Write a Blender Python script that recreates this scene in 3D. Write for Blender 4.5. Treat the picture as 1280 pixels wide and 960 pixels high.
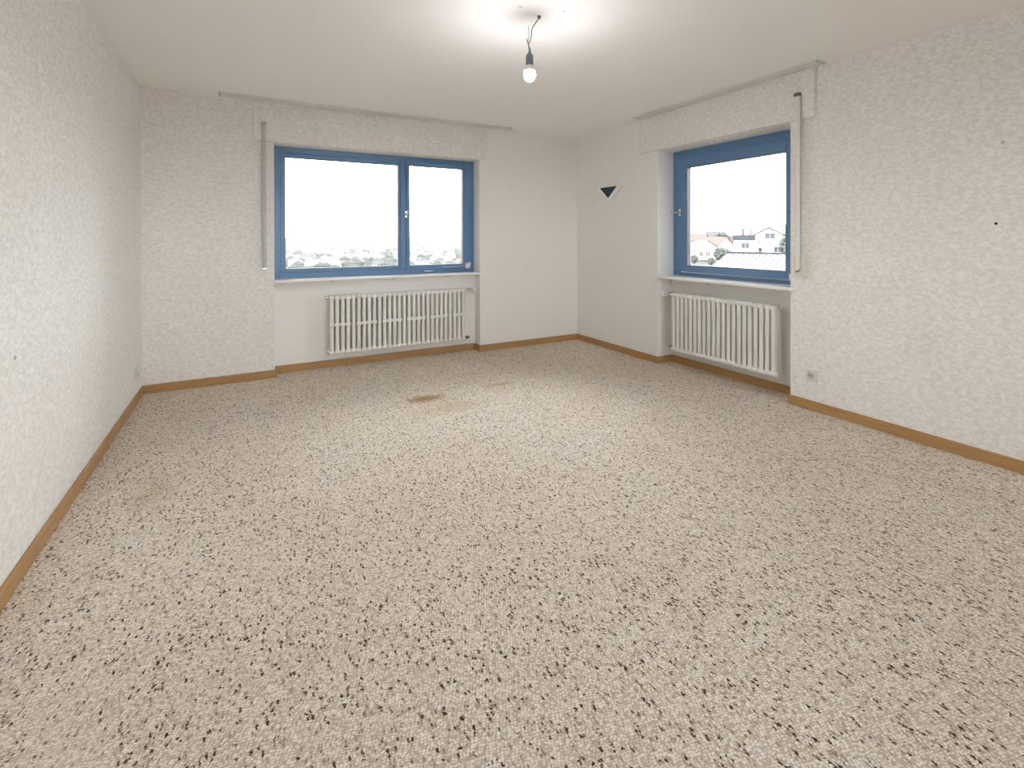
import bpy, bmesh, math, random
from mathutils import Vector, Matrix
random.seed(7)
S = bpy.context.scene
COL = S.collection
for o in list(bpy.data.objects):
    bpy.data.objects.remove(o)

# ------------------------------------------------------------------ camera
CAM = Vector((-3.6331, -4.9008, 1.2638))
YAW, PITCH, ROLL = 0.50414, 0.00451, -0.00213
FPX = 604.06
fwd = Vector((math.sin(YAW) * math.cos(PITCH), math.cos(YAW) * math.cos(PITCH), -math.sin(PITCH)))
r0 = Vector((math.cos(YAW), -math.sin(YAW), 0))
u0 = r0.cross(fwd)
rgt = r0 * math.cos(ROLL) + u0 * math.sin(ROLL)
up = -r0 * math.sin(ROLL) + u0 * math.cos(ROLL)
cd = bpy.data.cameras.new('camera')
cam = bpy.data.objects.new('camera', cd)
COL.objects.link(cam)
m = Matrix.Identity(4)
for i in range(3):
    m[i][0], m[i][1], m[i][2], m[i][3] = rgt[i], up[i], -fwd[i], CAM[i]
cam.matrix_world = m
cd.sensor_fit = 'HORIZONTAL'
cd.sensor_width = 36
cd.lens = FPX / 1280 * 36
cd.shift_y = -179.48 / 1280
cd.clip_start = 0.05
cd.clip_end = 12000
S.camera = cam

# ------------------------------------------------------------------ light and exposure
SKY = 9.0
BULB_W = 36.0
w = bpy.data.worlds.new('overcast_sky')
S.world = w
w.use_nodes = True
nt = w.node_tree
nt.nodes.clear()
wo = nt.nodes.new('ShaderNodeOutputWorld')
bg = nt.nodes.new('ShaderNodeBackground')
tc = nt.nodes.new('ShaderNodeTexCoord')
sp = nt.nodes.new('ShaderNodeSeparateXYZ')
rp = nt.nodes.new('ShaderNodeValToRGB')
nt.links.new(tc.outputs['Generated'], sp.inputs[0])
nt.links.new(sp.outputs['Z'], rp.inputs[0])
rp.color_ramp.elements[0].position = 0.0
rp.color_ramp.elements[0].color = (0.95, 0.965, 1.0, 1)
rp.color_ramp.elements[1].position = 0.5
rp.color_ramp.elements[1].color = (0.965, 0.975, 1.0, 1)
nt.links.new(rp.outputs[0], bg.inputs[0])
bg.inputs[1].default_value = SKY
nt.links.new(bg.outputs[0], wo.inputs[0])
S.view_settings.view_transform = 'Standard'
S.view_settings.look = 'None'
S.view_settings.gamma = 1.0
S.view_settings.use_curve_mapping = False
S.view_settings.exposure = 0.26
S.cycles.max_bounces = 14
S.cycles.diffuse_bounces = 10
S.cycles.transparent_max_bounces = 12
S.cycles.sample_clamp_indirect = 6.0

# ------------------------------------------------------------------ helpers
def tag(o, label=None, cat=None, group=None, kind=None):
    if label: o['label'] = label
    if cat: o['category'] = cat
    if group: o['group'] = group
    if kind: o['kind'] = kind
    return o

def obj(name, bm, mats, parent=None, smooth=False, bevel=0, seg=2, loc=None):
    me = bpy.data.meshes.new(name)
    bmesh.ops.recalc_face_normals(bm, faces=bm.faces)
    if smooth:
        for f in bm.faces: f.smooth = True
    bm.to_mesh(me)
    bm.free()
    o = bpy.data.objects.new(name, me)
    COL.objects.link(o)
    for mt in (mats if isinstance(mats, (list, tuple)) else [mats]):
        me.materials.append(mt)
    if parent: o.parent = parent
    if loc is not None: o.location = loc
    if bevel:
        b = o.modifiers.new('bevel', 'BEVEL')
        b.width = bevel
        b.segments = seg
        b.limit_method = 'ANGLE'
        b.angle_limit = math.radians(40)
    if smooth:
        try:
            me.set_sharp_from_angle(angle=math.radians(40))
        except Exception:
            pass
    return o

def empty(name, loc=(0, 0, 0), rz=0.0):
    o = bpy.data.objects.new(name, None)
    o.empty_display_size = 0.1
    COL.objects.link(o)
    o.location = loc
    o.rotation_euler = (0, 0, rz)
    return o

def box(bm, x0, x1, y0, y1, z0, z1, mi=0):
    x0, x1 = sorted((x0, x1)); y0, y1 = sorted((y0, y1)); z0, z1 = sorted((z0, z1))
    v = [bm.verts.new(p) for p in ((x0,y0,z0),(x1,y0,z0),(x1,y1,z0),(x0,y1,z0),(x0,y0,z1),(x1,y0,z1),(x1,y1,z1),(x0,y1,z1))]
    for q in ((0,3,2,1),(4,5,6,7),(0,1,5,4),(1,2,6,5),(2,3,7,6),(3,0,4,7)):
        f = bm.faces.new([v[i] for i in q])
        f.material_index = mi
    return bm

def BX(*a, **k):
    return box(bmesh.new(), *a, **k)

def lathe(bm, prof, axis='Z', origin=(0,0,0), n=24, mi=0):
    """prof: list of (radius, height along axis)"""
    O = Vector(origin)
    ex, ey, ez = {'Z': (Vector((1,0,0)), Vector((0,1,0)), Vector((0,0,1))),
                  'X': (Vector((0,1,0)), Vector((0,0,1)), Vector((1,0,0))),
                  'Y': (Vector((0,0,1)), Vector((1,0,0)), Vector((0,1,0)))}[axis]
    rings = []
    for r, h in prof:
        if r < 1e-6:
            rings.append([bm.verts.new(O + ez * h)])
        else:
            rings.append([bm.verts.new(O + ez*h + (ex*math.cos(2*math.pi*k/n) + ey*math.sin(2*math.pi*k/n))*r) for k in range(n)])
    for a, b in zip(rings, rings[1:]):
        for k in range(n):
            k2 = (k + 1) % n
            if len(a) == 1 and len(b) == 1: continue
            if len(a) == 1: f = bm.faces.new((a[0], b[k], b[k2]))
            elif len(b) == 1: f = bm.faces.new((a[k], b[0], a[k2]))
            else: f = bm.faces.new((a[k], b[k], b[k2], a[k2]))
            f.material_index = mi
    for rg in (rings[0], rings[-1]):
        if len(rg) > 2:
            f = bm.faces.new(rg); f.material_index = mi
    return bm

def sweep(bm, pts, r, n=10):
    pts = [Vector(p) for p in pts]
    rings = []
    for i, p in enumerate(pts):
        t = (pts[min(i+1, len(pts)-1)] - pts[max(i-1, 0)]).normalized()
        a = Vector((0, 0, 1)) if abs(t.z) < 0.9 else Vector((1, 0, 0))
        u = t.cross(a).normalized(); v = t.cross(u)
        rr = r[i] if isinstance(r, (list, tuple)) else r
        rings.append([bm.verts.new(p + (u*math.cos(2*math.pi*k/n) + v*math.sin(2*math.pi*k/n))*rr) for k in range(n)])
    for a, b in zip(rings, rings[1:]):
        for k in range(n):
            bm.faces.new((a[k], a[(k+1) % n], b[(k+1) % n], b[k]))
    bm.faces.new(rings[0]); bm.faces.new(rings[-1])
    return bm

def prism(bm, pts, vec, mi=0):
    a = [bm.verts.new(Vector(p)) for p in pts]
    b = [bm.verts.new(Vector(p) + Vector(vec)) for p in pts]
    n = len(pts)
    fs = [bm.faces.new(a), bm.faces.new(b)]
    for i in range(n):
        fs.append(bm.faces.new((a[i], a[(i+1) % n], b[(i+1) % n], b[i])))
    for f in fs: f.material_index = mi
    return bm

def spline(pts, k=6):
    P = [Vector(p) for p in pts]
    P = [P[0]*2 - P[1]] + P + [P[-1]*2 - P[-2]]
    out = []
    for i in range(1, len(P)-2):
        for j in range(k):
            t = j / k
            a, b, c, d = P[i-1], P[i], P[i+1], P[i+2]
            out.append(0.5*((2*b) + (-a+c)*t + (2*a-5*b+4*c-d)*t*t + (-a+3*b-3*c+d)*t**3))
    out.append(P[-2])
    return out

# ------------------------------------------------------------------ materials
def mat(name, col, rough=0.5, metal=0.0, spec=0.5):
    mt = bpy.data.materials.new(name)
    mt.use_nodes = True
    b = mt.node_tree.nodes['Principled BSDF']
    b.inputs['Base Color'].default_value = (*col, 1)
    b.inputs['Roughness'].default_value = rough
    b.inputs['Metallic'].default_value = metal
    b.inputs['Specular IOR Level'].default_value = spec
    return mt

class N:
    """small node builder over object coordinates"""
    def __init__(s, mt, coord='Object'):
        s.t = mt.node_tree
        s.b = s.t.nodes['Principled BSDF']
        s.c = s.t.nodes.new('ShaderNodeTexCoord').outputs[coord]
    def new(s, kind, **k):
        n = s.t.nodes.new(kind)
        for a, v in k.items(): setattr(n, a, v)
        return n
    def link(s, a, b): s.t.links.new(a, b)
    def mapping(s, scale=(1,1,1), loc=(0,0,0), rot=(0,0,0), src=None):
        n = s.new('ShaderNodeMapping')
        n.inputs['Scale'].default_value = scale
        n.inputs['Location'].default_value = loc
        n.inputs['Rotation'].default_value = rot
        s.link(src or s.c, n.inputs[0])
        return n.outputs[0]
    def noise(s, scale, detail=2, rough=0.5, src=None, dist=0.0):
        n = s.new('ShaderNodeTexNoise')
        n.inputs['Scale'].default_value = scale
        n.inputs['Detail'].default_value = detail
        n.inputs['Roughness'].default_value = rough
        n.inputs['Distortion'].default_value = dist
        s.link(src or s.c, n.inputs['Vector'])
        return n.outputs['Fac']
    def voro(s, scale, src=None, rand=1.0):
        n = s.new('ShaderNodeTexVoronoi')
        n.inputs['Scale'].default_value = scale
        n.inputs['Randomness'].default_value = rand
        s.link(src or s.c, n.inputs['Vector'])
        return n
    def ramp(s, fac, stops):
        n = s.new('ShaderNodeValToRGB')
        e = n.color_ramp.elements
        while len(e) < len(stops): e.new(0.5)
        for el, (p, c) in zip(e, stops):
            el.position = p
            el.color = (*c, 1) if isinstance(c, tuple) else (c, c, c, 1)
        s.link(fac, n.inputs[0])
        return n.outputs[0]
    def math(s, op, a, b=None, clamp=False):
        n = s.new('ShaderNodeMath', operation=op, use_clamp=clamp)
        for i, x in enumerate((a, b)):
            if x is None: continue
            if isinstance(x, (int, float)): n.inputs[i].default_value = x
            else: s.link(x, n.inputs[i])
        return n.outputs[0]
    def mix(s, fac, a, b, mode='MIX'):
        n = s.new('ShaderNodeMix', data_type='RGBA', blend_type=mode)
        if isinstance(fac, (int, float)): n.inputs[0].default_value = fac
        else: s.link(fac, n.inputs[0])
        for i, x in ((6, a), (7, b)):
            if isinstance(x, tuple): n.inputs[i].default_value = (*x, 1)
            else: s.link(x, n.inputs[i])
        return n.outputs[2]
    def bump(s, h, strength=0.3, dist=0.01):
        n = s.new('ShaderNodeBump')
        n.inputs['Strength'].default_value = strength
        n.inputs['Distance'].default_value = dist
        s.link(h, n.inputs['Height'])
        s.link(n.outputs[0], s.b.inputs['Normal'])
    def color(s, c): s.link(c, s.b.inputs['Base Color'])

# wallpaper with a fine mottled relief pattern
def wallpaper(name, light, dark, amount=1.0, horiz=(1, 1, 1.7)):
    mt = mat(name, light, 0.85, spec=0.2)
    n = N(mt)
    v = n.mapping(horiz)
    a = n.noise(32, 3, 0.6, v, 0.8)
    b = n.noise(3.0, 2, 0.5)
    f = n.ramp(a, [(0.40, 0.0), (0.60, 1.0)])
    f2 = n.math('MULTIPLY', f, amount)
    c = n.mix(f2, light, dark)
    big = n.ramp(b, [(0.3, (0.975, 0.97, 0.96)), (0.7, (1, 1, 1))])
    n.color(n.mix(1.0, c, big, 'MULTIPLY'))
    n.bump(a, 0.35, 0.004)
    return mt

WP = wallpaper('mottled_wallpaper', (0.89, 0.875, 0.86), (0.77, 0.75, 0.725))
PW = mat('smooth_white_wall_paint', (0.80, 0.775, 0.735), 0.8, spec=0.2)
n = N(PW); a = n.noise(220, 2); n.bump(a, 0.12, 0.002)
n.color(n.mix(n.noise(1.7, 3), (0.85, 0.835, 0.815), (0.875, 0.865, 0.85)))
CEIL = mat('ceiling_paint', (0.80, 0.78, 0.735), 0.9, spec=0.1)
n = N(CEIL); n.bump(n.noise(150, 2), 0.1, 0.002)
n.color(n.mix(n.noise(1.2, 2), (0.92, 0.91, 0.895), (0.935, 0.925, 0.915)))

# carpet: berber loops, brown flecks, worn patches and stains
CARPET = mat('berber_carpet', (0.6, 0.52, 0.42), 1.0, spec=0.05)
n = N(CARPET)
loopv = n.mapping((0.74, 1.0, 1.0), rot=(0, 0, 0.35))
wob = n.noise(9, 1)
ln_ = n.new('ShaderNodeTexNoise'); ln_.inputs['Scale'].default_value = 38; ln_.inputs['Detail'].default_value = 2
n.link(n.c, ln_.inputs['Vector'])
ls_ = n.new('ShaderNodeVectorMath', operation='SCALE'); ls_.inputs['Scale'].default_value = 0.010
n.link(ln_.outputs['Color'], ls_.inputs[0])
la_ = n.new('ShaderNodeVectorMath', operation='ADD'); n.link(loopv, la_.inputs[0]); n.link(ls_.outputs[0], la_.inputs[1])
loops = n.voro(140, la_.outputs[0], 0.5)
sepc = n.new('ShaderNodeSeparateColor'); n.link(loops.outputs['Color'], sepc.inputs[0])
base = n.ramp(sepc.outputs[0], [(0.0, (0.84, 0.765, 0.665)), (0.4, (0.92, 0.86, 0.775)), (1.0, (0.97, 0.93, 0.86))])
# shade between yarn loops, painted into the pile colour
gap_shade = n.ramp(loops.outputs['Distance'], [(0.38, 0.0), (0.68, 1.0)])
base = n.mix(n.math('MULTIPLY', gap_shade, 0.55), base, (0.30, 0.20, 0.125))
# many small tan flecks
tv = n.mapping((1.0, 0.55, 1.0), loc=(3.1, 1.7, 0), rot=(0, 0, 0.1))
tan_f = n.voro(105, tv, 1.0)
ts = n.new('ShaderNodeSeparateColor'); n.link(tan_f.outputs['Color'], ts.inputs[0])
tmask = n.math('GREATER_THAN', ts.outputs[0], 0.78)
tcore = n.ramp(tan_f.outputs['Distance'], [(0.30, 1.0), (0.50, 0.0)])
base = n.mix(n.math('MULTIPLY', n.math('MULTIPLY', tmask, tcore), 0.62), base, (0.30, 0.175, 0.08))
# dark brown flecks, in loose clusters, drawn out along the pile rows
dv = n.mapping((1.0, 0.52, 1.0), rot=(0, 0, 0.05))
dist = n.new('ShaderNodeVectorMath', operation='ADD')
nz = n.new('ShaderNodeTexNoise'); nz.inputs['Scale'].default_value = 150; nz.inputs['Detail'].default_value = 3
n.link(n.c, nz.inputs['Vector'])
scl = n.new('ShaderNodeVectorMath', operation='SCALE'); scl.inputs['Scale'].default_value = 0.016
n.link(nz.outputs['Color'], scl.inputs[0])
n.link(dv, dist.inputs[0]); n.link(scl.outputs[0], dist.inputs[1])
fl = n.voro(118, dist.outputs[0], 1.0)
fs = n.new('ShaderNodeSeparateColor'); n.link(fl.outputs['Color'], fs.inputs[0])
clus = n.noise(16, 3, 0.65)
thr = n.math('SUBTRACT', 1.22, n.math('MULTIPLY', clus, 0.74))
fm = n.math('GREATER_THAN', fs.outputs[1], thr)
core = n.ramp(fl.outputs['Distance'], [(0.36, 1.0), (0.60, 0.0)])
base = n.mix(n.math('MULTIPLY', n.math('MULTIPLY', fm, core), 0.97), base, (0.045, 0.02, 0.009))
mot = n.ramp(n.noise(34, 4, 0.7), [(0.44, 0.0), (0.66, 1.0)])
base = n.mix(n.math('MULTIPLY', mot, 0.16), base, (0.40, 0.29, 0.19))
# dirt tone drift
tone = n.ramp(n.noise(1.3, 3, 0.6), [(0.35, (0.95, 0.925, 0.89)), (0.65, (1.0, 1.0, 1.0))])
base = n.mix(1.0, base, tone, 'MULTIPLY')
def blot(base, cx, cy, rx, ry, col, amt, edge=0.35, ns=14):
    mp = n.mapping((1/rx, 1/ry, 0.0), loc=(-cx/rx, -cy/ry, 0))
    ln = n.new('ShaderNodeVectorMath', operation='LENGTH'); n.link(mp, ln.inputs[0])
    d = n.math('ADD', ln.outputs['Value'], n.math('MULTIPLY', n.math('SUBTRACT', n.noise(ns, 4, 0.7), 0.5), 1.3))
    mk = n.ramp(d, [(max(0.0, 0.7-edge), 1.0), (1.0, 0.0)])
    return n.mix(n.math('MULTIPLY', mk, amt), base, col)
base = blot(base, -2.40, -1.24, 0.20, 0.10, (0.33, 0.17, 0.05), 0.85, 0.4, 22)
base = blot(base, -2.28, -1.52, 0.34, 0.16, (0.50, 0.37, 0.23), 0.40, 0.5)
base = blot(base, -1.70, -1.19, 0.20, 0.05, (0.40, 0.27, 0.14), 0.55, 0.5, 20)
base = blot(base, -4.05, -3.35, 0.10, 0.30, (0.80, 0.73, 0.63), 0.32, 0.6)
base = blot(base, -3.55, -2.75, 0.10, 0.22, (0.78, 0.71, 0.61), 0.25, 0.6)
base = blot(base, -4.05, -1.95, 0.12, 0.30, (0.42, 0.29, 0.18), 0.30, 0.5)
n.color(base)
h1 = n.math('MULTIPLY', loops.outputs['Distance'], -1.0)
n.bump(h1, 1.0, 0.005)

# oak skirting
def wood(name, c1, c2, axis):
    mt = mat(name, c1, 0.42, spec=0.4)
    n = N(mt)
    sc = {'X': (1.5, 22, 40), 'Y': (22, 1.5, 40)}[axis]
    a = n.noise(3.0, 4, 0.6, n.mapping(sc), 0.4)
    n.color(n.ramp(a, [(0.3, c1), (0.7, c2)]))
    n.bump(a, 0.08, 0.002)
    return mt
OAKX = wood('oak_skirting_lengthwise', (0.36, 0.195, 0.072), (0.49, 0.295, 0.130), 'X')
OAKY = wood('oak_skirting_crosswise', (0.36, 0.195, 0.072), (0.49, 0.295, 0.130), 'Y')

BLUE = mat('blue_painted_window_frame', (0.11, 0.21, 0.36), 0.32)
n = N(BLUE); n.color(n.mix(n.noise(40, 3), (0.11, 0.225, 0.41), (0.13, 0.25, 0.45)))
GASKET = mat('grey_glazing_gasket', (0.16, 0.17, 0.19), 0.5)
SILL = mat('white_marble_sill', (0.84, 0.82, 0.79), 0.28)
n = N(SILL); n.color(n.ramp(n.noise(5, 5, 0.6, None, 1.5), [(0.35, (0.80, 0.78, 0.75)), (0.6, (0.86, 0.84, 0.81))]))
WHITE = mat('white_plastic', (0.80, 0.79, 0.76), 0.35)
CREAM = mat('cream_plastic', (0.74, 0.70, 0.60), 0.35)
GREYP = mat('grey_plastic', (0.50, 0.50, 0.53), 0.4)
DARKP = mat('dark_grey_plastic', (0.10, 0.10, 0.11), 0.45)
CHROME = mat('brushed_aluminium', (0.75, 0.76, 0.78), 0.25, 1.0)
RADP = mat('radiator_enamel', (0.80, 0.79, 0.76), 0.35)
n = N(RADP); n.color(n.mix(n.noise(9, 4), (0.775, 0.76, 0.725), (0.82, 0.81, 0.79)))
BLACK = mat('black_hole', (0.02, 0.018, 0.015), 0.9, spec=0.0)
TEAL = mat('dark_teal_glazed_panel', (0.004, 0.035, 0.055), 0.25)
n = N(TEAL); n.color(n.mix(n.noise(22, 3), (0.003, 0.022, 0.038), (0.008, 0.06, 0.09)))
CABLE = mat('grey_cable_sheath', (0.20, 0.20, 0.20), 0.5)
SOCK = mat('lamp_socket_blue_grey', (0.16, 0.20, 0.27), 0.35)

GLASS = bpy.data.materials.new('window_glass')
GLASS.use_nodes = True
t = GLASS.node_tree; t.nodes.clear()
go = t.nodes.new('ShaderNodeOutputMaterial'); tr = t.nodes.new('ShaderNodeBsdfTransparent')
gl = t.nodes.new('ShaderNodeBsdfGlossy'); mx = t.nodes.new('ShaderNodeMixShader'); fr = t.nodes.new('ShaderNodeFresnel')
gl.inputs['Roughness'].default_value = 0.0
tr.inputs[0].default_value = (0.96, 0.98, 0.97, 1)
fr.inputs[0].default_value = 1.35
t.links.new(fr.outputs[0], mx.inputs[0]); t.links.new(tr.outputs[0], mx.inputs[1]); t.links.new(gl.outputs[0], mx.inputs[2])
t.links.new(mx.outputs[0], go.inputs[0])

# ------------------------------------------------------------------ the room shell
H = 2.5
XL = -4.376          # left wall
YR = -8.2            # rear wall, behind the photographer
OZ0, OZ1 = 0.885, 2.138   # window opening heights
AX0, AX1 = -3.402, -1.340  # opening in the back wall
NB = 0.135           # depth of the radiator niche there
BY0, BY1 = -2.704, -1.349  # opening in the right wall
NR = 0.195
TH = 0.38

def structure(name, bm, mats, parent=None, **k):
    o = obj(name, bm, mats, parent, **k)
    if not parent: o['kind'] = 'structure'
    return o

structure('floor', BX(XL-0.3, TH, YR-0.3, TH, -0.2, 0.0), CARPET)
structure('ceiling', BX(XL-0.3, TH, YR-0.3, TH, H, H+0.2), CEIL)
structure('wall_left', BX(XL-0.3, XL, YR-0.3, TH, 0, H), WP)
CX0, CX1, CZ0, CZ1 = -4.2, -0.2, 1.15, 2.32      # unseen rear glazing, added to brighten the room from behind the photographer
bm = bmesh.new()
box(bm, XL, CX0, YR-0.3, YR, 0, H)
box(bm, CX1, TH, YR-0.3, YR, 0, H)
box(bm, CX0, CX1, YR-0.3, YR, CZ1, H)
box(bm, CX0, CX1, YR-0.3, YR, 0, CZ0)
structure('wall_rear', bm, WP)

bm = bmesh.new()
box(bm, XL, AX0, 0, TH, 0, H, 0)
box(bm, AX1, TH, 0, TH, 0, H, 1)
box(bm, AX0, AX1, 0, TH, OZ1, H, 0)
box(bm, AX0, AX1, NB, TH, 0, OZ0-0.025, 1)
structure('wall_back', bm, [WP, PW])
bm = bmesh.new()
box(bm, 0, TH, BY1, 0, 0, H, 1)
box(bm, 0, TH, YR, BY0, 0, H, 0)
box(bm, 0, TH, BY0, BY1, OZ1, H, 0)
box(bm, NR, TH, BY0, BY1, 0, OZ0-0.025, 1)
structure('wall_right', bm, [WP, PW])

# baseboards: oak strips 7 cm high following the niches
T = 0.014
HB = 0.07
def board(name, segs, mt):
    bm = bmesh.new()
    for s in segs: box(bm, *s)
    o = structure(name, bm, mt, bevel=0.003)
    return o
board('baseboard_back', [(XL, AX0, -T, 0, 0, HB), (AX0, AX0+T, -T, NB, 0, HB), (AX0+T, AX1-T, NB-T, NB, 0, HB),
                         (AX1-T, AX1, -T, NB, 0, HB), (AX1, 0, -T, 0, 0, HB)], OAKX)
board('baseboard_right', [(-T, 0, BY1, -T, 0, HB), (-T, NR, BY1-T, BY1, 0, HB), (NR-T, NR, BY0+T, BY1-T, 0, HB),
                          (-T, NR, BY0, BY0+T, 0, HB), (-T, 0, YR, BY0, 0, HB)], OAKY)
board('baseboard_left', [(XL, XL+T, YR, -T, 0, HB)], OAKY)
board('baseboard_rear', [(XL+T, -T, YR, YR+T, 0, HB)], OAKX)

# sills
def sill(name, bmx, parent):
    return structure(name, bmx, SILL, parent, bevel=0.006)

# ------------------------------------------------------------------ windows
# built in local coordinates: x along the wall, y into the wall (0 = inner wall face), z up
def ring(bm, x0, x1, z0, z1, l, r, b, t_, y0, y1):
    box(bm, x0, x0+l, y0, y1, z0, z1)
    box(bm, x1-r, x1, y0, y1, z0, z1)
    box(bm, x0+l, x1-r, y0, y1, z0, z0+b)
    box(bm, x0+l, x1-r, y0, y1, z1-t_, z1)
    return bm

def handle(parent, x, y, z, length, d):
    """rosette plus horizontal lever; d = +1 lever to the right"""
    bm = bmesh.new()
    lathe(bm, [(0.0, 0), (0.016, 0), (0.016, -0.008), (0.009, -0.012), (0.009, -0.04), (0.0, -0.042)], 'Y', (x, y, z), 20)
    sweep(bm, spline([(x, y-0.036, z), (x+d*0.02, y-0.042, z), (x+d*length*0.6, y-0.042, z), (x+d*length, y-0.038, z)]), 0.007)
    box(bm, x-0.014, x+0.014, y-0.006, y, z-0.035, z+0.035)
    o = obj('handle', bm, CHROME, parent, smooth=True)
    o['label'] = 'metal lever handle'

def pane(parent, x0, x1, z0, z1, y):
    obj('glass_pane', BX(x0, x1, y, y+0.006, z0, z1), GLASS, parent)

# window 1, back wall: wide fixed light on the left, narrower opening sash on the right
W1 = empty('window_1', (0, 0, 0)); W1['kind'] = 'structure'
fy = 0.165
bm = bmesh.new()
ring(bm, AX0, AX1, OZ0, OZ1, 0.060, 0.060, 0.055, 0.055, fy, fy+0.085)
box(bm, -2.190, -2.120, fy, fy+0.085, OZ0+0.055, OZ1-0.055)
obj('frame', bm, BLUE, W1, bevel=0.003)
g = ring(bmesh.new(), AX0+0.060, -2.190, OZ0+0.055, OZ1-0.055, 0.042, 0.020, 0.034, 0.042, fy+0.006, fy+0.07)
obj('fixed_light_frame', g, BLUE, W1, bevel=0.003)
g = ring(bmesh.new(), -2.13, AX1-0.05, OZ0+0.045, OZ1-0.045, 0.035, 0.085, 0.045, 0.045, fy-0.016, fy+0.06)
sash = obj('sash', g, BLUE, W1, bevel=0.004)
g = ring(bmesh.new(), -3.302, -2.208, OZ0+0.087, OZ1-0.095, 0.005, 0.005, 0.005, 0.005, fy+0.012, fy+0.05)
obj('gasket', g, GASKET, W1)
g = ring(bmesh.new(), -2.097, AX1-0.133, OZ0+0.088, OZ1-0.088, 0.006, 0.006, 0.006, 0.006, fy-0.006, fy+0.05)
obj('gasket', g, GASKET, W1)
pane(W1, -3.301, -2.211, OZ0+0.088, OZ1-0.096, fy+0.03)
pane(W1, -2.098, AX1-0.134, OZ0+0.089, OZ1-0.089, fy+0.03)
handle(W1, -2.135, fy-0.016, 1.52, 0.08, 1)
# corner hinge cover and the thin rod along the sash foot
bm = bmesh.new()
box(bm, -1.452, -1.405, fy-0.036, fy-0.016, 0.925, 0.985)
lathe(bm, [(0.009, 0), (0.009, 0.05)], 'Z', (-1.398, fy-0.024, 0.945), 14)
hc = obj('hinge_cover', bm, WHITE, W1, bevel=0.004)
obj('stay_rod', sweep(bmesh.new(), [(-1.72, fy-0.024, 0.945), (-1.45, fy-0.026, 0.957)], 0.004), CHROME, W1, smooth=True)
obj('drip_cover', BX(-1.93, -1.83, fy-0.012, fy, 0.902, 0.914), CHROME, W1, bevel=0.002)
sill('sill', BX(AX0, AX1+0.018, -0.035, fy+0.01, OZ0-0.025, OZ0), W1)
for x in (-2.90, -2.31, -1.72):
    o = obj('sill_bracket', BX(x-0.012, x+0.012, -0.018, NB+0.02, OZ0-0.034, OZ0-0.025), GREYP, W1)

# window 2, right wall: a single tilt and turn sash; local x runs towards the camera
W2 = empty('window_2', (0, 0, 0), -math.pi/2); W2['kind'] = 'structure'
# local x = -world y ; local y = world x
fx = 0.222
a0, a1 = -BY1, -BY0   # 1.349 .. 2.704
bm = ring(bmesh.new(), a0, a1, OZ0, OZ1, 0.085, 0.07, 0.045, 0.085, fx, fx+0.085)
obj('frame', bm, BLUE, W2, bevel=0.003)
bm = ring(bmesh.new(), a0+0.068, a1-0.055, OZ0+0.032, OZ1-0.068, 0.108, 0.108, 0.070, 0.102, fx-0.018, fx+0.06)
obj('sash', bm, BLUE, W2, bevel=0.005)
bm = ring(bmesh.new(), a0+0.176, a1-0.163, OZ0+0.102, OZ1-0.170, 0.007, 0.007, 0.007, 0.007, fx-0.008, fx+0.05)
obj('gasket', bm, GASKET, W2)
pane(W2, a0+0.174, a1-0.161, OZ0+0.1, OZ1-0.168, fx+0.028)
handle(W2, a0+0.105, fx-0.018, 1.52, 0.085, -1)
obj('stay_rod', sweep(bmesh.new(), [(a0+0.14, fx-0.024, 0.925), (a0+0.50, fx-0.024, 0.923), (a1-0.10, fx-0.024, 0.921)], 0.004), CHROME, W2, smooth=True)
obj('hinge_cover', BX(a1-0.12, a1-0.075, fx-0.045, fx-0.018, 0.925, 0.975), WHITE, W2, bevel=0.004)
obj('drip_cover', BX(a0+0.13, a0+0.20, fx-0.032, fx-0.018, 0.918, 0.932), CHROME, W2, bevel=0.002)
sill('sill', BX(a0-0.012, a1+0.02, -0.035, fx+0.01, OZ0-0.025, OZ0), W2)
for x in (a0+0.62,):
    obj('sill_bracket', BX(x-0.03, x+0.03, -0.02, NR+0.02, OZ0-0.034, OZ0-0.025), GREYP, W2)

# wide glazing added out of view in the rear wall to light the far corner
W3 = empty('added_rear_window', (0, 0, 0)); W3['kind'] = 'structure'
bm = ring(bmesh.new(), CX0, CX1, CZ0, CZ1, 0.07, 0.07, 0.07, 0.07, YR-0.24, YR-0.16)
box(bm, -2.24, -2.16, YR-0.24, YR-0.16, CZ0+0.07, CZ1-0.07)
obj('frame', bm, BLUE, W3, bevel=0.003)
pane(W3, CX0+0.07, -2.24, CZ0+0.07, CZ1-0.07, YR-0.2)
pane(W3, -2.16, CX1-0.07, CZ0+0.07, CZ1-0.07, YR-0.2)

# ------------------------------------------------------------------ roller shutter boxes (papered covers above the windows)
o = obj('shutter_box', BX(-3.566, -1.264, -0.035, -0.0005, 2.141, H-0.0005), WP, bevel=0.002)
tag(o, 'flat wallpapered roller shutter box cover above the wide two-part window', 'shutter box')
o = obj('shutter_box', BX(-0.035, -0.0005, -2.897, -1.120, 2.141, H-0.0005), WP, bevel=0.002)
tag(o, 'flat wallpapered roller shutter box cover above the single-sash window', 'shutter box')

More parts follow.
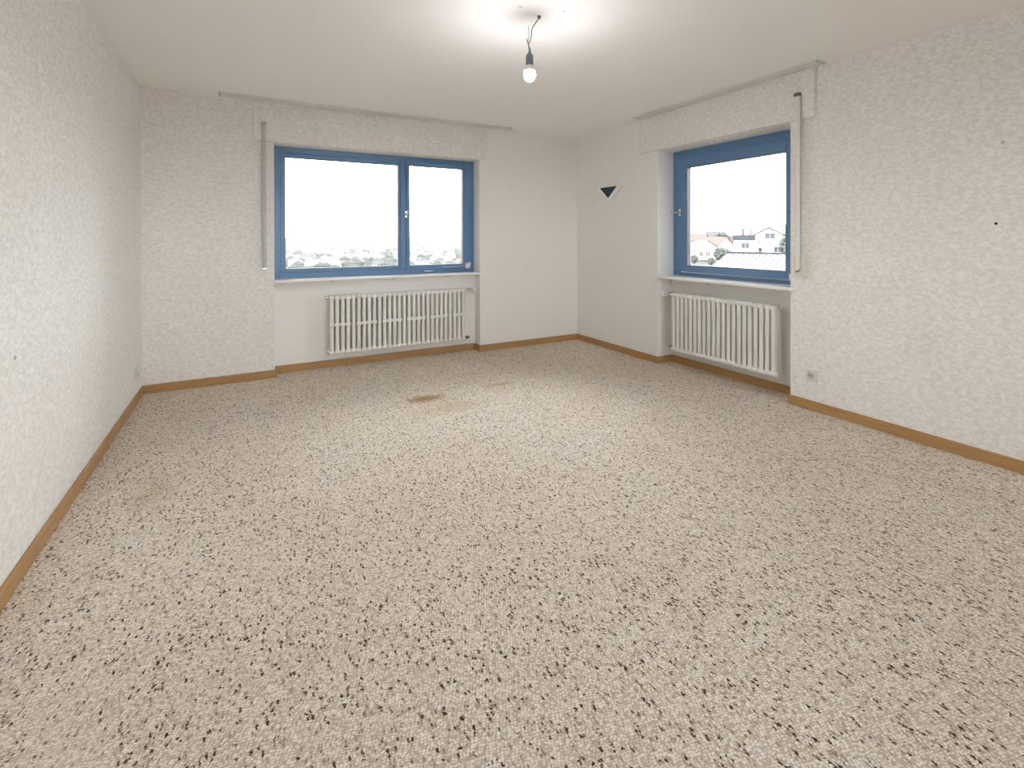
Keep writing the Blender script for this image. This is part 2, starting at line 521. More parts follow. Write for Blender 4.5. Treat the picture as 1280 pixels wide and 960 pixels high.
# ------------------------------------------------------------------ curtain rails on the ceiling
def curtain_rail(label, x0, x1, y0, y1, loc, rz):
    r = empty('curtain_rail', loc, rz)
    tag(r, label, 'curtain rail')
    bm = bmesh.new()
    th = 0.009
    # three tracks: a plate with two open grooves
    box(bm, x0, x1, y0, y1, -0.003, 0.0)
    wdt = y1 - y0
    for k in range(4):
        c = y0 + wdt*k/3
        c = min(max(c, y0+0.004), y1-0.004)
        box(bm, x0, x1, c-0.004, c+0.004, -th, -0.003)
    for k in range(3):
        c0 = y0 + wdt*k/3; c1 = y0 + wdt*(k+1)/3
        box(bm, x0, x1, c0+0.004, (c0+c1)/2-0.0035, -th, -th+0.0015)
        box(bm, x0, x1, (c0+c1)/2+0.0035, c1-0.004, -th, -th+0.0015)
    obj('track', bm, WHITE, r)
    for x, d in ((x0, -1), (x1, 1)):
        bm = bmesh.new()
        box(bm, x-0.001 if d > 0 else x-0.018, x+0.018 if d > 0 else x+0.001, y0-0.002, y1+0.002, -th-0.002, 0)
        c = obj('end_cap', bm, CREAM, r, bevel=0.002)
        for yy in (y0+0.02, y0+0.055, y1-0.02):
            bm = lathe(bmesh.new(), [(0.006, -0.001), (0.006, 0.0015)], 'Z', (x+d*0.009, yy, -th-0.0025), 12)
            obj('screw', bm, DARKP, c)
    return r
curtain_rail('white multi-track curtain rail on the ceiling above the wide two-part window', -3.81, -1.03, -0.178, -0.045, (0, 0, H), 0)
curtain_rail('white multi-track curtain rail on the ceiling above the single-sash window', 1.18, 2.97, -0.160, -0.045, (0, 0, H), -math.pi/2)

# ------------------------------------------------------------------ shutter crank rods / belt covers
def shutter_tube(label, loc, rz, tube_mat, lower_plate):
    r = empty('shutter_crank_rod', loc, rz)
    tag(r, label, 'shutter rod')
    # half round cover profile, standing off the wall
    bm = bmesh.new()
    pr = [(-0.017, 0.0)] + [(0.017*math.cos(a), -0.006-0.016*math.sin(a)) for a in [math.pi - math.pi*k/10 for k in range(11)]] + [(0.017, 0.0)]
    prism(bm, [(x, y, 0.03) for x, y in pr], (0, 0, 1.285))
    obj('tube', bm, tube_mat, r, smooth=True)
    bm = bmesh.new()
    box(bm, -0.021, 0.021, -0.032, 0.0, 1.312, 1.335)
    obj('top_cap', bm, DARKP if lower_plate else GREYP, r, bevel=0.004)
    if lower_plate:
        bm = bmesh.new()
        box(bm, -0.034, 0.034, -0.006, 0.036, -0.028, 0.13)
        obj('guide_plate', bm, CREAM, r, bevel=0.002)
        o = obj('hook', sweep(bmesh.new(), [(-0.016, -0.012, 0.012), (0.0, -0.02, 0.012), (0.012, -0.018, 0.022), (0.012, -0.012, 0.035)], 0.004), DARKP, r, smooth=True)
        s = obj('shade_strip', BX(0.0175, 0.022, -0.012, -0.001, 0.03, 1.31), GREYP, r)  # grey strip standing in for the shadow line along the tube
        s['label'] = 'grey strip in place of the shade beside the tube'
    else:
        bm = bmesh.new()
        box(bm, -0.020, 0.020, -0.028, 0.036, 0.015, 0.032)
        obj('bottom_clip', bm, CHROME, r, bevel=0.003)
        bm = lathe(bmesh.new(), [(0.006, 0.036), (0.006, 0.028), (0.0, 0.027)], 'Y', (0, 0.0, -0.012), 14)
        obj('screw', bm, GREYP, r, smooth=True)
    return r
shutter_tube('slim grey shutter rod on the wall left of the wide two-part window', (-3.486, -0.036, 0.975), 0, GREYP, False)
shutter_tube('slim white shutter rod with dark hook end right of the single-sash window', (-0.036, -2.787, 0.998), -math.pi/2, WHITE, True)

# ------------------------------------------------------------------ radiators
def section_bm(lug):
    """one pressed steel section: three columns between rounded headers; x = width, y = depth, z = height"""
    bm = bmesh.new()
    D = 0.105; Hh = 0.575; r = 0.0135
    for cy in (0.0215, D/2, D-0.0215):
        n = 12
        pts = []
        for k in range(n):
            a = 2*math.pi*k/n
            cx_ = abs(math.cos(a))**0.6*math.copysign(1, math.cos(a))*0.0165
            cy_ = abs(math.sin(a))**0.7*math.copysign(1, math.sin(a))*0.015
            pts.append((cx_*1.06, cy+cy_, 0.02))
        prism(bm, pts, (0, 0, Hh-0.04))
    for z0 in (0.0, Hh-0.046):
        # rounded header running front to back
        n = 14
        pts = []
        for k in range(n):
            a = 2*math.pi*k/n
            yy = math.cos(a)*0.023; zz = math.sin(a)*0.023
            yy += (D/2-0.023)*(1 if math.cos(a) > 0 else -1)
            pts.append((-0.0242, D/2+yy, z0+0.023+zz))
        prism(bm, pts, (0.0484, 0, 0))
    for z0 in (0.023, Hh-0.023):
        lathe(bm, [(0.018, -0.0255), (0.018, 0.0255)], 'X', (0, D/2, z0), 14)
    if lug:
        box(bm, -0.0255, 0.0255, 0.003, 0.018, Hh*0.475, Hh*0.535)
    return bm

def radiator(label, loc, rz, count, pitch, valve_left):
    r = empty('radiator', loc, rz)
    tag(r, label, 'radiator')
    meshes = {}
    for i in range(count):
        lug = (i % 5) != 4 and not valve_left
        key = lug
        if key not in meshes:
            o = obj('section', section_bm(lug), RADP, r, smooth=True, bevel=0.005, seg=2)
            meshes[key] = o
        else:
            o = meshes[key].copy()
            COL.objects.link(o)
            o.parent = r
        o.location = (pitch*(i+0.5), 0, 0)
    L = pitch*count
    Hh = 0.575; yc = 0.0525
    e = 0 if valve_left else L
    d = -1 if valve_left else 1
    # thermostat valve at the top
    v = obj('valve', lathe(lathe(bmesh.new(), [(0.013, -0.004*1), (0.013, 0.022), (0.017, 0.022), (0.017, 0.034), (0.011, 0.034), (0.011, 0.115)] if d > 0 else
              [(0.013, 0.004), (0.013, -0.022), (0.017, -0.022), (0.017, -0.034), (0.011, -0.034), (0.011, -0.115)], 'X', (e, yc, Hh-0.023), 12),
              [(0.012, 0), (0.012, NB-loc[1]-yc-0.0 if rz == 0 else NR-loc[0]-yc)], 'Y', (e+d*0.10, yc, Hh-0.023), 12), GREYP, r, smooth=True)
    v['label'] = 'grey metal valve body'
    pf = [(0.0, -0.068), (0.014, -0.067), (0.025, -0.060), (0.029, -0.042), (0.027, -0.004), (0.018, 0.0)]
    bm = lathe(bmesh.new(), pf, 'Y', (e+d*0.10, yc, Hh-0.023), 20)
    obj('thermostat_head', bm, WHITE, v, smooth=True)
    bm = bmesh.new()
    s_ = [(0.014, 0.0), (0.014, d*0.018), (0.019, d*0.018), (0.019, d*0.034), (0.010, d*0.034), (0.010, d*0.062)]
    lathe(bm, s_, 'X', (e, yc, 0.023), 12)
    obj('lower_union', bm, DARKP, r, smooth=True)
    yw = (NB-loc[1]) if rz == 0 else (NR-loc[0])
    bm = sweep(bmesh.new(), spline([(e+d*0.055, yc, 0.023), (e+d*0.075, yc+0.005, 0.023), (e+d*0.085, yc+0.03, 0.023), (e+d*0.086, yw, 0.023)]), 0.010)
    obj('pipe', bm, WHITE, r, smooth=True)
    # bleed valve and blind plug on the other end
    e2 = L if valve_left else 0
    bm = lathe(bmesh.new(), [(0.018, 0), (0.018, -d*0.012), (0.010, -d*0.014), (0.009, -d*0.032), (0.0, -d*0.034)], 'X', (e2, yc, Hh-0.023), 12)
    obj('bleed_valve', bm, CHROME, r, smooth=True)
    bm = lathe(bmesh.new(), [(0.019, 0), (0.019, -d*0.010), (0.006, -d*0.012), (0.0, -d*0.009)], 'X', (e2, yc, 0.023), 12)
    obj('blind_plug', bm, RADP, r, smooth=True)
    # wall brackets
    for x in (0.18, L-0.18):
        obj('wall_bracket', BX(x-0.01, x+0.01, 0.06, yw, 0.045, 0.06), RADP, r)
        obj('wall_bracket', BX(x-0.01, x+0.01, 0.10, yw, Hh-0.07, Hh-0.055), RADP, r)
    return r
radiator('long white column radiator in the niche under the wide two-part window', (-2.932, 0.0, 0.138), 0, 28, 0.0508, False)
radiator('white column radiator in the niche under the single-sash window', (0.022, -1.497, 0.155), -math.pi/2, 21, 0.0510, True)

# ------------------------------------------------------------------ sockets
def socket(label, loc, rz, double=False):
    """faces -y locally"""
    r = empty('power_socket', loc, rz)
    tag(r, label, 'socket')
    bm = bmesh.new()
    box(bm, -0.041, 0.041, -0.009, 0, -0.041, 0.041)
    obj('cover_plate', bm, CREAM, r, bevel=0.004)
    bm = lathe(bmesh.new(), [(0.029, -0.014), (0.029, -0.009)], 'Y', (0, 0, 0), 28)
    # recessed cup: ring and dark bottom
    bm = bmesh.new()
    lathe(bm, [(0.022, -0.0095), (0.026, -0.014), (0.029, -0.014), (0.029, -0.009)], 'Y', (0, 0, 0), 28)
    obj('socket_ring', bm, CREAM, r, smooth=True)
    bm = lathe(bmesh.new(), [(0.021, -0.0095), (0.021, -0.0115)], 'Y', (0, 0, 0), 28)
    cup = obj('socket_cup', bm, GREYP, r)
    for x in (-0.0095, 0.0095):
        obj('pin_hole', lathe(bmesh.new(), [(0.0035, -0.0116), (0.0035, -0.0122)], 'Y', (x, 0, 0), 12), BLACK, cup)
    return r
socket('cream square wall socket with dark round opening, low right of the single-sash window', (0, -2.862, 0.252), -math.pi/2)
socket('cream wall socket low on the left wall beside the corner', (XL, -0.245, 0.225), math.pi/2)

# ------------------------------------------------------------------ triangular wall lamp
def tri(s):
    c = Vector((0, 0, 0.052))
    return [(-0.20*s, 0, c.z+0.075*s), (0.20*s, 0, c.z+0.075*s), (0, 0, c.z-0.085*s)]
r = empty('wall_lamp', (0, -0.65, 1.715), -math.pi/2)
tag(r, 'dark teal triangular wall lamp with white rim near the room corner', 'wall lamp')
def tri_at(s, y, dz=0.0, sx=1.0):
    return [(-0.205*s*sx, y, 0.125+dz-0.02*(1-s)), (0.205*s*sx, y, 0.125+dz-0.02*(1-s)), (0, y, -0.035+dz+0.10*(1-s))]
LAMPW = mat('bright_white_lacquer', (0.93, 0.93, 0.92), 0.3)
obj('back_plate', prism(bmesh.new(), tri_at(1.0, 0), (0, -0.012, 0)), LAMPW, r, bevel=0.003)
obj('body', prism(bmesh.new(), tri_at(0.84, -0.012), (0, -0.012, 0)), DARKP, r)
bm = prism(bmesh.new(), tri_at(1.0, -0.024), (0, -0.024, 0))
obj('front_rim', bm, LAMPW, r, bevel=0.003)
bm = prism(bmesh.new(), tri_at(0.70, -0.048, 0.004), (0, -0.003, 0))
o = obj('front_panel', bm, TEAL, r); o['label'] = 'dark teal triangular panel'

# ------------------------------------------------------------------ bare bulb
r = empty('bare_bulb_lamp', (-2.25, -2.60, 2.5))
tag(r, 'lit bare bulb hanging from the ceiling on a short bent cable', 'lamp')
obj('ceiling_hook', lathe(bmesh.new(), [(0.010, 0.0), (0.010, -0.006), (0.006, -0.016), (0.0, -0.017)], 'Z', (0.053, -0.016, 0), 14), DARKP, r, smooth=True)
c1 = spline([(0.053, -0.016, -0.010), (0.030, -0.012, -0.045), (0.014, -0.004, -0.075), (0.012, 0.0, -0.110), (0.004, 0.002, -0.140),
             (-0.006, 0.0, -0.165), (-0.005, 0.0, -0.185), (0.0, 0.0, -0.203)])
obj('cable', sweep(bmesh.new(), c1, 0.0028, 8), CABLE, r, smooth=True)
c2 = spline([(-0.006, 0.004, -0.062), (-0.005, 0.0, -0.085), (-0.004, 0.004, -0.115), (-0.010, 0.0, -0.150), (-0.006, 0.002, -0.175)])
obj('wire', sweep(bmesh.new(), c2, 0.0024, 8), GREYP, r, smooth=True)
c3 = spline([(-0.018, 0.003, -0.135), (-0.014, -0.003, -0.155), (-0.004, 0.003, -0.172), (0.006, 0.0, -0.190), (0.002, 0.0, -0.203)])
obj('wire', sweep(bmesh.new(), c3, 0.0024, 8), CABLE, r, smooth=True)
obj('lamp_socket', lathe(bmesh.new(), [(0.0, -0.190), (0.005, -0.192), (0.007, -0.206), (0.019, -0.222), (0.021, -0.228), (0.021, -0.272), (0.018, -0.275), (0.0, -0.275)], 'Z', (0, 0, 0), 24), SOCK, r, smooth=True)
EM = bpy.data.materials.new('lit_bulb_glass')
EM.use_nodes = True
b = EM.node_tree.nodes['Principled BSDF']
b.inputs['Base Color'].default_value = (1, 0.97, 0.9, 1)
b.inputs['Emission Color'].default_value = (0.97, 0.97, 1.0, 1)
b.inputs['Emission Strength'].default_value = BULB_W * 9
obj('bulb_collar', lathe(bmesh.new(), [(0.0145, -0.274), (0.016, -0.284), (0.022, -0.296), (0.0285, -0.306), (0.029, -0.311), (0.0, -0.311)], 'Z', (0, 0, 0), 28), WHITE, r, smooth=True)
obj('bulb', lathe(bmesh.new(), [(0.0, -0.3112), (0.029, -0.3112), (0.0315, -0.322), (0.0315, -0.334), (0.029, -0.347), (0.022, -0.358), (0.012, -0.365), (0.0, -0.367)], 'Z', (0, 0, 0), 28), EM, r, smooth=True)

# ------------------------------------------------------------------ small marks: plugs and nails
def spot(name, label, cat, loc, axis, rad, mt, depth=0.003, sgn=-1):
    bm = lathe(bmesh.new(), [(rad, 0), (rad, sgn*depth), (rad*0.5, sgn*depth*1.3), (0, sgn*depth*1.3)], axis, (0, 0, 0), 12)
    o = obj(name, bm, mt, smooth=True, loc=loc)
    return tag(o, label, cat)
spot('wall_plug', 'small dark plug hole in the middle of the bare right wall', 'wall plug', (0, -3.854, 1.339), 'X', 0.007, BLACK)
spot('wall_plug', 'faint grey filled plug high on the bare right wall, above the small dark plug hole', 'wall plug', (0, -3.882, 1.783), 'X', 0.009, GREYP)
spot('nail', 'small dark nail in the right wall beside the triangular wall lamp', 'nail', (0, -0.333, 1.708), 'X', 0.008, GREYP)
spot('nail', 'tiny pale nail in the back wall between the wide window and the corner', 'nail', (-0.534, 0, 1.788), 'Y', 0.007, CREAM)
spot('wall_plug', 'small grey plug hole in the left wall', 'wall plug', (XL, -2.467, 0.829), 'X', 0.008, GREYP, 0.003, 1)
spot('ceiling_plug', 'small dark plug in the ceiling left of the bulb cable', 'ceiling plug', (-2.344, -2.662, H), 'Z', 0.007, GREYP)
spot('ceiling_plug', 'small pale plug in the ceiling right of the bulb cable', 'ceiling plug', (-2.108, -2.729, H), 'Z', 0.006, CREAM)

# ================================================================== outside
def sm(a, b, x):
    t_ = min(1, max(0, (x-a)/(b-a)))
    return t_*t_*(3-2*t_)
def ground_z(x, y):
    D = math.hypot(x-CAM.x, y-CAM.y)
    az = math.atan2(x-CAM.x, y-CAM.y)
    wgt = sm(0.48, 0.72, az)
    north = -7.5 - 34*sm(80, 600, D)
    east = -7.5 + 1.5*sm(60, 160, D) - 34*sm(420, 1800, D)
    return north*(1-wgt) + east*wgt
def pol(az, D, lat=0.0):
    """a spot seen from the room, by compass angle and distance"""
    return CAM.x + math.sin(az)*D + math.cos(az)*lat, CAM.y + math.cos(az)*D - math.sin(az)*lat

GRD = mat('winter_ground', (0.12, 0.21, 0.17), 1.0, spec=0.0)
n = N(GRD)
n.color(n.ramp(n.noise(0.012, 5, 0.65), [(0.35, (0.07, 0.075, 0.072)), (0.5, (0.09, 0.09, 0.085)), (0.62, (0.12, 0.105, 0.09)), (0.8, (0.14, 0.13, 0.12))]))
bm = bmesh.new()
Ds = [12, 20, 35, 60, 80, 110, 150, 200, 260, 330, 420, 520, 650, 850, 1100, 1500, 2000, 2800, 4000, 6000]
As = [-0.7 + i*2*math.pi/104 for i in range(104)]
grid = [[bm.verts.new((*pol(a, D), ground_z(*pol(a, D)))) for a in As] for D in Ds]
for i in range(len(Ds)-1):
    for j in range(len(As)):
        k = (j+1) % len(As)
        bm.faces.new((grid[i][j], grid[i+1][j], grid[i+1][k], grid[i][k]))
structure('ground', bm, GRD, smooth=True)

HW = mat('house_render_white', (0.72, 0.71, 0.69), 0.9)
HY = mat('house_render_cream', (0.66, 0.60, 0.48), 0.9)
HP = mat('house_render_pink', (0.40, 0.30, 0.29), 0.9)
RR = mat('roof_red_tiles', (0.16, 0.06, 0.05), 0.8)
RG = mat('roof_grey_tiles', (0.05, 0.05, 0.057), 0.8)
RB = mat('roof_pale_blue_metal', (0.055, 0.085, 0.105), 0.5)
RK = mat('roof_edge_dark', (0.035, 0.03, 0.035), 0.8)
WG = mat('house_window_dark', (0.05, 0.06, 0.07), 0.3)
WD = mat('brown_timber', (0.16, 0.09, 0.06), 0.8)

def tiled(name, c1, c2, su, sv):
    mt = mat(name, c1, 0.8)
    n = N(mt)
    br = n.new('ShaderNodeTexBrick')
    br.inputs['Color1'].default_value = (*c1, 1)
    br.inputs['Color2'].default_value = (c1[0]*0.9, c1[1]*0.9, c1[2]*0.92, 1)
    br.inputs['Mortar'].default_value = (*c2, 1)
    br.inputs['Scale'].default_value = 1.0
    br.inputs['Mortar Size'].default_value = 0.05
    br.inputs['Brick Width'].default_value = su
    br.inputs['Row Height'].default_value = sv
    n.link(n.c, br.inputs['Vector'])
    n.color(br.outputs[0])
    return mt
RT = tiled('pale_lilac_roof_tiles', (0.10, 0.095, 0.11), (0.03, 0.025, 0.04), 0.6, 0.5)

def gable_roof_bm(wx, wy, ze, zr, over=0.4, th=0.22, ridge='Y'):
    """ridge along local Y: gables face +-Y"""
    bm = bmesh.new()
    hx = wx/2+over; hy = wy/2+over
    sl = (zr-ze)/(wx/2)
    zo = ze - sl*over
    prof = [(-hx, zo), (0, zr), (hx, zo), (hx, zo+th), (0, zr+th), (-hx, zo+th)]
    prism(bm, [(x, -hy, z) for x, z in prof], (0, 2*hy, 0))
    return bm
def gable_walls_bm(wx, wy, ze, zr):
    bm = bmesh.new()
    prism(bm, [(-wx/2, -wy/2, -3), (wx/2, -wy/2, -3), (wx/2, -wy/2, ze), (0, -wy/2, zr), (-wx/2, -wy/2, ze)], (0, wy, 0))
    return bm
def win(parent, x0, x1, z0, z1, y, name='window'):
    w_ = obj(name, BX(x0, x1, y-0.06, y+0.05, z0, z1), WG, parent)
    bm = bmesh.new()
    xm = (x0+x1)/2
    ring(bm, x0-0.06, x1+0.06, z0-0.06, z1+0.06, 0.1, 0.1, 0.1, 0.1, y-0.10, y-0.02)
    box(bm, xm-0.04, xm+0.04, y-0.10, y-0.02, z0, z1)
    obj('window_frame', bm, HW, w_)
    return w_

AZ = 0.945                       # bearing of the neighbours seen through window 2
def site(u, D):                  # bearing offset in thousandths of a radian, distance
    az = YAW + math.atan((u-640)/FPX)
    x, y = pol(az, D)
    return x, y, az

# the big white house
x, y, az = site(961, 205)
gz = -6.0
h = empty('house', (x, y, gz), -az)
tag(h, 'large white house with wide gable and flat-roofed wing outside the single-sash window', 'house')
obj('walls', gable_walls_bm(9.4, 12, 8.2, 10.8), HW, h)
obj('roof', gable_roof_bm(9.4, 12, 8.2, 10.8, 0.9, 0.45), RG, h)
win(h, -1.3, 2.0, 6.9, 9.0, -6); win(h, 1.6, 4.2, 2.0, 3.9, -6); win(h, -3.6, -2.6, 4.8, 6.4, -6)
bm = bmesh.new(); box(bm, -1.0, 4.4, -7.2, -6.0, 5.1, 5.35); box(bm, -1.0, 4.4, -7.25, -7.12, 5.35, 6.2)
bl = obj('balcony', bm, HW, h)
obj('annexe', BX(-11.6, -4.5, -6.5, 4, -3, 6.3), HW, h)
bm = BX(-11.9, -4.4, -6.8, 4.2, 6.3, 7.0); box(bm, -11.9, -4.4, -6.85, -6.75, 7.0, 8.3)
obj('roof_terrace_parapet', bm, RG, h)
win(h, -11.0, -10.1, 3.6, 5.4, -6.5); win(h, -9.0, -6.4, 3.4, 5.4, -6.5)
obj('wing_wall', BX(-4.4, -1.6, -6.6, -6.0, -3, 5.0), HP, h)
obj('chimney', BX(-6.4, -5.8, 0, 0.8, 6.9, 10.9), WD, h)
bm = BX(-10.5, 4.8, -10.5, -6.9, -3, 1.6); obj('garage', bm, HW, h)
bm = BX(-10.8, 5.1, -10.8, -6.8, 1.6, 1.95); obj('garage_roof', bm, RK, h)

# second pale house to the right behind the first
x, y, az = site(992, 235)
h = empty('house', (x, y, -6), -az)
tag(h, 'pale cream house with a low roof behind the large white house', 'house')
obj('walls', gable_walls_bm(13, 9, 6.5, 10.2), HY, h)
obj('roof', gable_roof_bm(13, 9, 6.5, 10.2, 0.7, 0.3), RG, h)
win(h, -3.0, -1.4, 3.5, 5.4, -4.5)

# left house with blue-grey roof
x, y, az = site(878, 165)
h = empty('house', (x, y, -6), -az+0.35)
tag(h, 'small white gabled house with pale blue roof at left in the single-sash window', 'house')
obj('walls', gable_walls_bm(8.0, 9, 3.6, 6.3), HW, h)
obj('roof', gable_roof_bm(8.0, 9, 3.6, 6.3, 0.7, 0.2), RB, h)
win(h, -2.6, -1.5, 1.6, 3.0, -4.5); win(h, -0.6, 0.6, 1.6, 3.1, -4.5); win(h, 1.6, 2.7, 1.6, 3.0, -4.5)
bm = BX(-4.4, 3.2, -5.8, -4.5, 0.35, 0.6); obj('balcony', bm, WD, h)

# red roofed houses behind
for u, D, wx, wy, ze, zr, rot, rm, wm, lab in (
        (893, 215, 8.5, 11, 4.5, 7.4, 0.9, RR, HW, 'white house with bright red tiled roof behind the pale blue roof'),
        (869, 245, 9, 10, 6.0, 9.0, 1.3, RR, HP, 'pinkish house with red roof at far left of the single-sash window'),
        (894, 320, 10, 10, 8.0, 11.0, 1.4, RG, HW, 'distant house with dark grey roof above the bright red roof'),
        (917, 330, 12, 10, 5.0, 8.0, 1.2, RG, HY, 'distant cream house between the red roof and the large white house')):
    x, y, az = site(u, D)
    h = empty('house', (x, y, -6), -az+rot)
    tag(h, lab, 'house')
    obj('walls', gable_walls_bm(wx, wy, ze, zr), wm, h)
    obj('roof', gable_roof_bm(wx, wy, ze, zr, 0.5, 0.25), rm, h)
    win(h, -1.5, -0.3, ze-2.4, ze-0.9, -wy/2)
    obj('chimney', BX(1.0, 1.6, 0.5, 1.1, zr-1.6, zr+1.0), WD, h)

# near neighbour: long low tiled roof just below the window
x, y, az = site(990, 50)
h = empty('house', (x, y, -6.0), -az+math.pi/2-0.25)
tag(h, 'nearest house with long pale tiled roof just below the single-sash window', 'house')
obj('walls', gable_walls_bm(13, 10, 3.6, 5.6), HW, h)
obj('roof', gable_roof_bm(13, 10, 3.6, 5.6, 0.6, 0.22), RT, h)
bm = bmesh.new(); box(bm, -0.16, 0.16, -5.6, 5.6, 5.76, 5.92); obj('roof_ridge', bm, RK, h)
obj('chimney', BX(1.2, 1.7, -2.6, -2.1, 4.6, 6.4), WD, h)
obj('vent_pipe', lathe(bmesh.new(), [(0.12, 4.6), (0.12, 6.1), (0.18, 6.1), (0.18, 6.25)], 'Z', (2.4, 3.4, 0), 10), RK, h)

# trees
LEAF = mat('dull_winter_foliage', (0.085, 0.10, 0.07), 1.0, spec=0.0)
n = N(LEAF); n.color(n.mix(n.noise(1.5, 3), (0.052, 0.056, 0.053), (0.082, 0.084, 0.077)))
SHRUB = mat('pale_winter_twigs', (0.085, 0.095, 0.08), 1.0, spec=0.0)
n = N(SHRUB); n.color(n.mix(n.noise(1.5, 3), (0.07, 0.078, 0.068), (0.125, 0.13, 0.115)))
BARK = mat('bark', (0.10, 0.08, 0.06), 1.0, spec=0.0)
def tree_mesh(kind):
    rnd = random.Random({'round': 3, 'fir': 5, 'bare': 9}[kind])
    tr_ = bmesh.new(); cr = bmesh.new()
    if kind == 'fir':
        sweep(tr_, [(0, 0, -0.1), (0, 0, 0.3)], 0.03, 6)
        for k in range(7):
            z = 0.12 + k*0.12; r = 0.26*(1-k/7.6)
            lathe(cr, [(r, z), (r*0.45, z+0.10), (0.0, z+0.19)], 'Z', (0, 0, 0), 9)
    elif kind == 'bare':
        sweep(tr_, [(0, 0, -0.1), (0.01, 0, 0.5), (0, 0.01, 0.9)], [0.03, 0.02, 0.01], 6)
        for k in range(34):
            a = rnd.random()*6.28; z = 0.3+rnd.random()*0.5; l = 0.14+0.18*rnd.random()
            p = Vector((0, 0, z)); q = p+Vector((math.cos(a)*l, math.sin(a)*l, l*0.8))
            sweep(cr, [p, (p+q)/2+Vector((0, 0, 0.02)), q], [0.009, 0.007, 0.004], 5)
    else:
        sweep(tr_, [(0, 0, -0.1), (0, 0, 0.5)], 0.035, 6)
        for k in range(90):
            th_ = rnd.random()*6.28; ph = math.acos(2*rnd.random()-1); rr = 0.20+0.12*rnd.random()
            c = Vector((math.sin(ph)*math.cos(th_)*rr, math.sin(ph)*math.sin(th_)*rr, 0.58+math.cos(ph)*rr*1.05))
            bmesh.ops.create_icosphere(cr, subdivisions=1, radius=0.07+0.05*rnd.random(), matrix=Matrix.Translation(c))
    a = obj('trunk', tr_, BARK); b_ = obj('crown', cr, SHRUB)
    return a, b_
protos = {}
def tree(kind, x, y, z, hgt, label, group=None):
    r = empty(kind+'_tree' if kind != 'round' else 'garden_tree', (x, y, z))
    if label: tag(r, label, 'tree', group)
    r.scale = (hgt, hgt, hgt)
    if kind not in protos:
        protos[kind] = tree_mesh(kind)
        a, b_ = protos[kind]
    else:
        a, b_ = (q.copy() for q in protos[kind])
        COL.objects.link(a); COL.objects.link(b_)
    a.parent = r; b_.parent = r
    return r
for u, D, kind, hgt, lab in (
        (929, 250, 'fir', 12.5, 'small dark fir left of the large white house gable'),
        (982, 190, 'bare', 13.0, 'tall thin bare tree right of the large white house'),
        (985, 180, 'round', 8.0, 'round dull green tree in front of the tall bare tree'),
        (900, 150, 'round', 4.8, 'round bush right beside the pale blue roofed house'),
        (907, 160, 'round', 4.2, 'smaller round bush between the pale blue roof and the large white house'),
        (913, 235, 'bare', 8.5, 'bare tree above the hedge between the red roof and the white house'),
        (868, 140, 'round', 3.0, 'low bush in front of the pale blue roofed house'),
        (889, 135, 'round', 2.6, 'low bush at the corner of the pale blue roofed house'),
        (903, 300, 'round', 11.0, 'distant round tree above the bright red roof')):
    x, y, az = site(u, D)
    tree(kind, x, y, ground_z(x, y), hgt, lab)

# town in the plain beyond window 1
def town_house_bm(wx, wy, ze, zr):
    bm = gable_walls_bm(wx, wy, ze, zr)
    for f in bm.faces: f.material_index = 0
    b2 = gable_roof_bm(wx, wy, ze, zr, 0.5, 0.4)
    me = bpy.data.meshes.new('tmp'); b2.to_mesh(me); b2.free()
    k = len(bm.faces); bm.from_mesh(me); bpy.data.meshes.remove(me)
    bm.faces.ensure_lookup_table()
    for f in bm.faces[k:]: f.material_index = 1
    return bm
kinds = []
for wm, rm, dims in ((HW, RG, (11, 14, 6, 10)), (HW, RR, (10, 12, 5, 9.5)), (HY, RG, (12, 18, 8, 12)), (HP, RR, (11, 12, 6, 10)), (HW, RG, (14, 26, 9, 12))):
    kinds.append((wm, rm, dims))
rnd = random.Random(21)
tp = [None]*len(kinds)
used = []
count = 0
tries = 0
while count < 285 and tries < 6000:
    tries += 1
    az = rnd.uniform(-0.24, 0.54)
    D = 700 + 1500*rnd.random()**1.4
    x, y = pol(az, D)
    if any((x-a)**2+(y-b)**2 < 34**2 for a, b in used): continue
    if 740 < D < 800 and rnd.random() < 0.8: continue
    used.append((x, y))
    k = rnd.randrange(len(kinds))
    if tp[k] is None:
        wm, rm, dims = kinds[k]
        o = obj('town_house', town_house_bm(*dims), [wm, rm])
        tp[k] = o
    else:
        o = tp[k].copy(); COL.objects.link(o)
    o.location = (x, y, ground_z(x, y)); o.rotation_euler = (0, 0, rnd.random()*3.14)
    s_ = rnd.uniform(0.85, 1.25); o.scale = (s_, s_, s_)
    tag(o, 'tiny hazy house of the distant town beyond the wide two-part window', 'house', 'distant town houses')
    count += 1
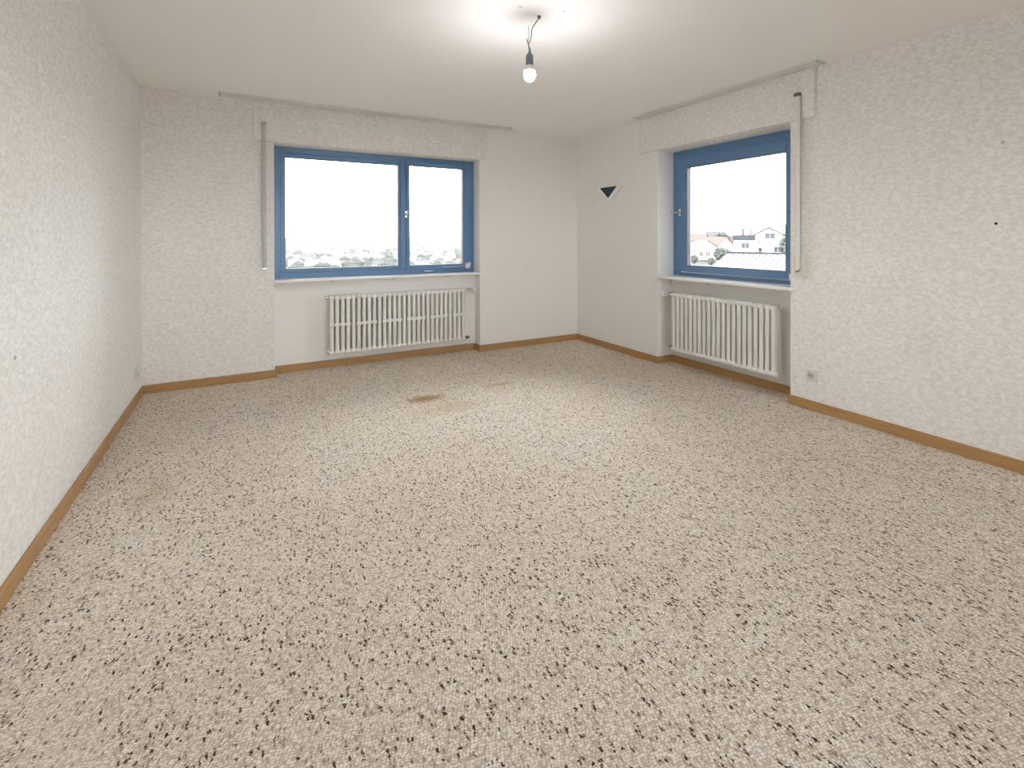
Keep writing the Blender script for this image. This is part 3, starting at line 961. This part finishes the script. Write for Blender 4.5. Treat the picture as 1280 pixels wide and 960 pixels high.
# tower blocks near the horizon
for az, D, wd, hh, lab in ((0.125, 3000, 26, 44, 'distant tower block on the horizon, leftmost in the wide window'), (0.135, 3000, 20, 50, 'distant taller tower block beside the leftmost one on the horizon'),
                      (0.235, 3200, 22, 40, 'single distant tower block near the middle of the horizon')):
    x, y = pol(az, D)
    bm = BX(-wd/2, wd/2, -8, 8, -2, hh); box(bm, -wd/4, wd/4, -4, 4, hh, hh+4)
    o = obj('tower_block', bm, HW, loc=(x, y, ground_z(x, y)))
    tag(o, lab, 'building')
# tree belts: uncountable, one object
bm = bmesh.new()
for i in range(2300):
    az = rnd.uniform(-0.28, 0.58); D = 660 + 3200*rnd.random()**1.5
    x, y = pol(az, D); z = ground_z(x, y)
    if any((x-a)**2+(y-b)**2 < 24**2 for a, b in used): continue
    r_ = rnd.uniform(3, 6.5)
    bmesh.ops.create_icosphere(bm, subdivisions=1, radius=r_, matrix=Matrix.Translation((x, y, z+r_*0.9)) @ Matrix.Diagonal((1.5, 1.0, rnd.uniform(0.9, 1.6), 1)))
o = obj('distant_tree_belt', bm, LEAF)
tag(o, 'hazy belts of trees between the houses of the distant town', 'trees', kind='stuff')
# far ridge on the horizon
bm = bmesh.new()
rg = [(-0.6+0.05*i) for i in range(52)]
top = []; bot = []; back = []
for i, a in enumerate(rg):
    x, y = pol(a, 5200); hgt = 4 + 16*abs(math.sin(i*0.37)*math.sin(i*0.11+1))
    top.append(bm.verts.new((*pol(a, 5600), hgt))); bot.append(bm.verts.new((x, y, -60))); back.append(bm.verts.new((*pol(a, 6400), -60)))
for i in range(len(rg)-1):
    bm.faces.new((bot[i], bot[i+1], top[i+1], top[i])); bm.faces.new((top[i], top[i+1], back[i+1], back[i]))
structure('hills', bm, GRD, smooth=True)

# winter haze over the plain
HZ = bpy.data.materials.new('winter_haze')
HZ.use_nodes = True
t = HZ.node_tree; t.nodes.clear()
ho = t.nodes.new('ShaderNodeOutputMaterial'); vs = t.nodes.new('ShaderNodeVolumeScatter')
vs.inputs['Color'].default_value = (0.97, 0.985, 1.0, 1)
vs.inputs['Density'].default_value = 0.00009
t.links.new(vs.outputs[0], ho.inputs['Volume'])
o = obj('haze', BX(-1500, 4200, 420, 6800, -70, 70), HZ)
tag(o, 'pale winter haze over the distant plain', 'haze', kind='stuff')
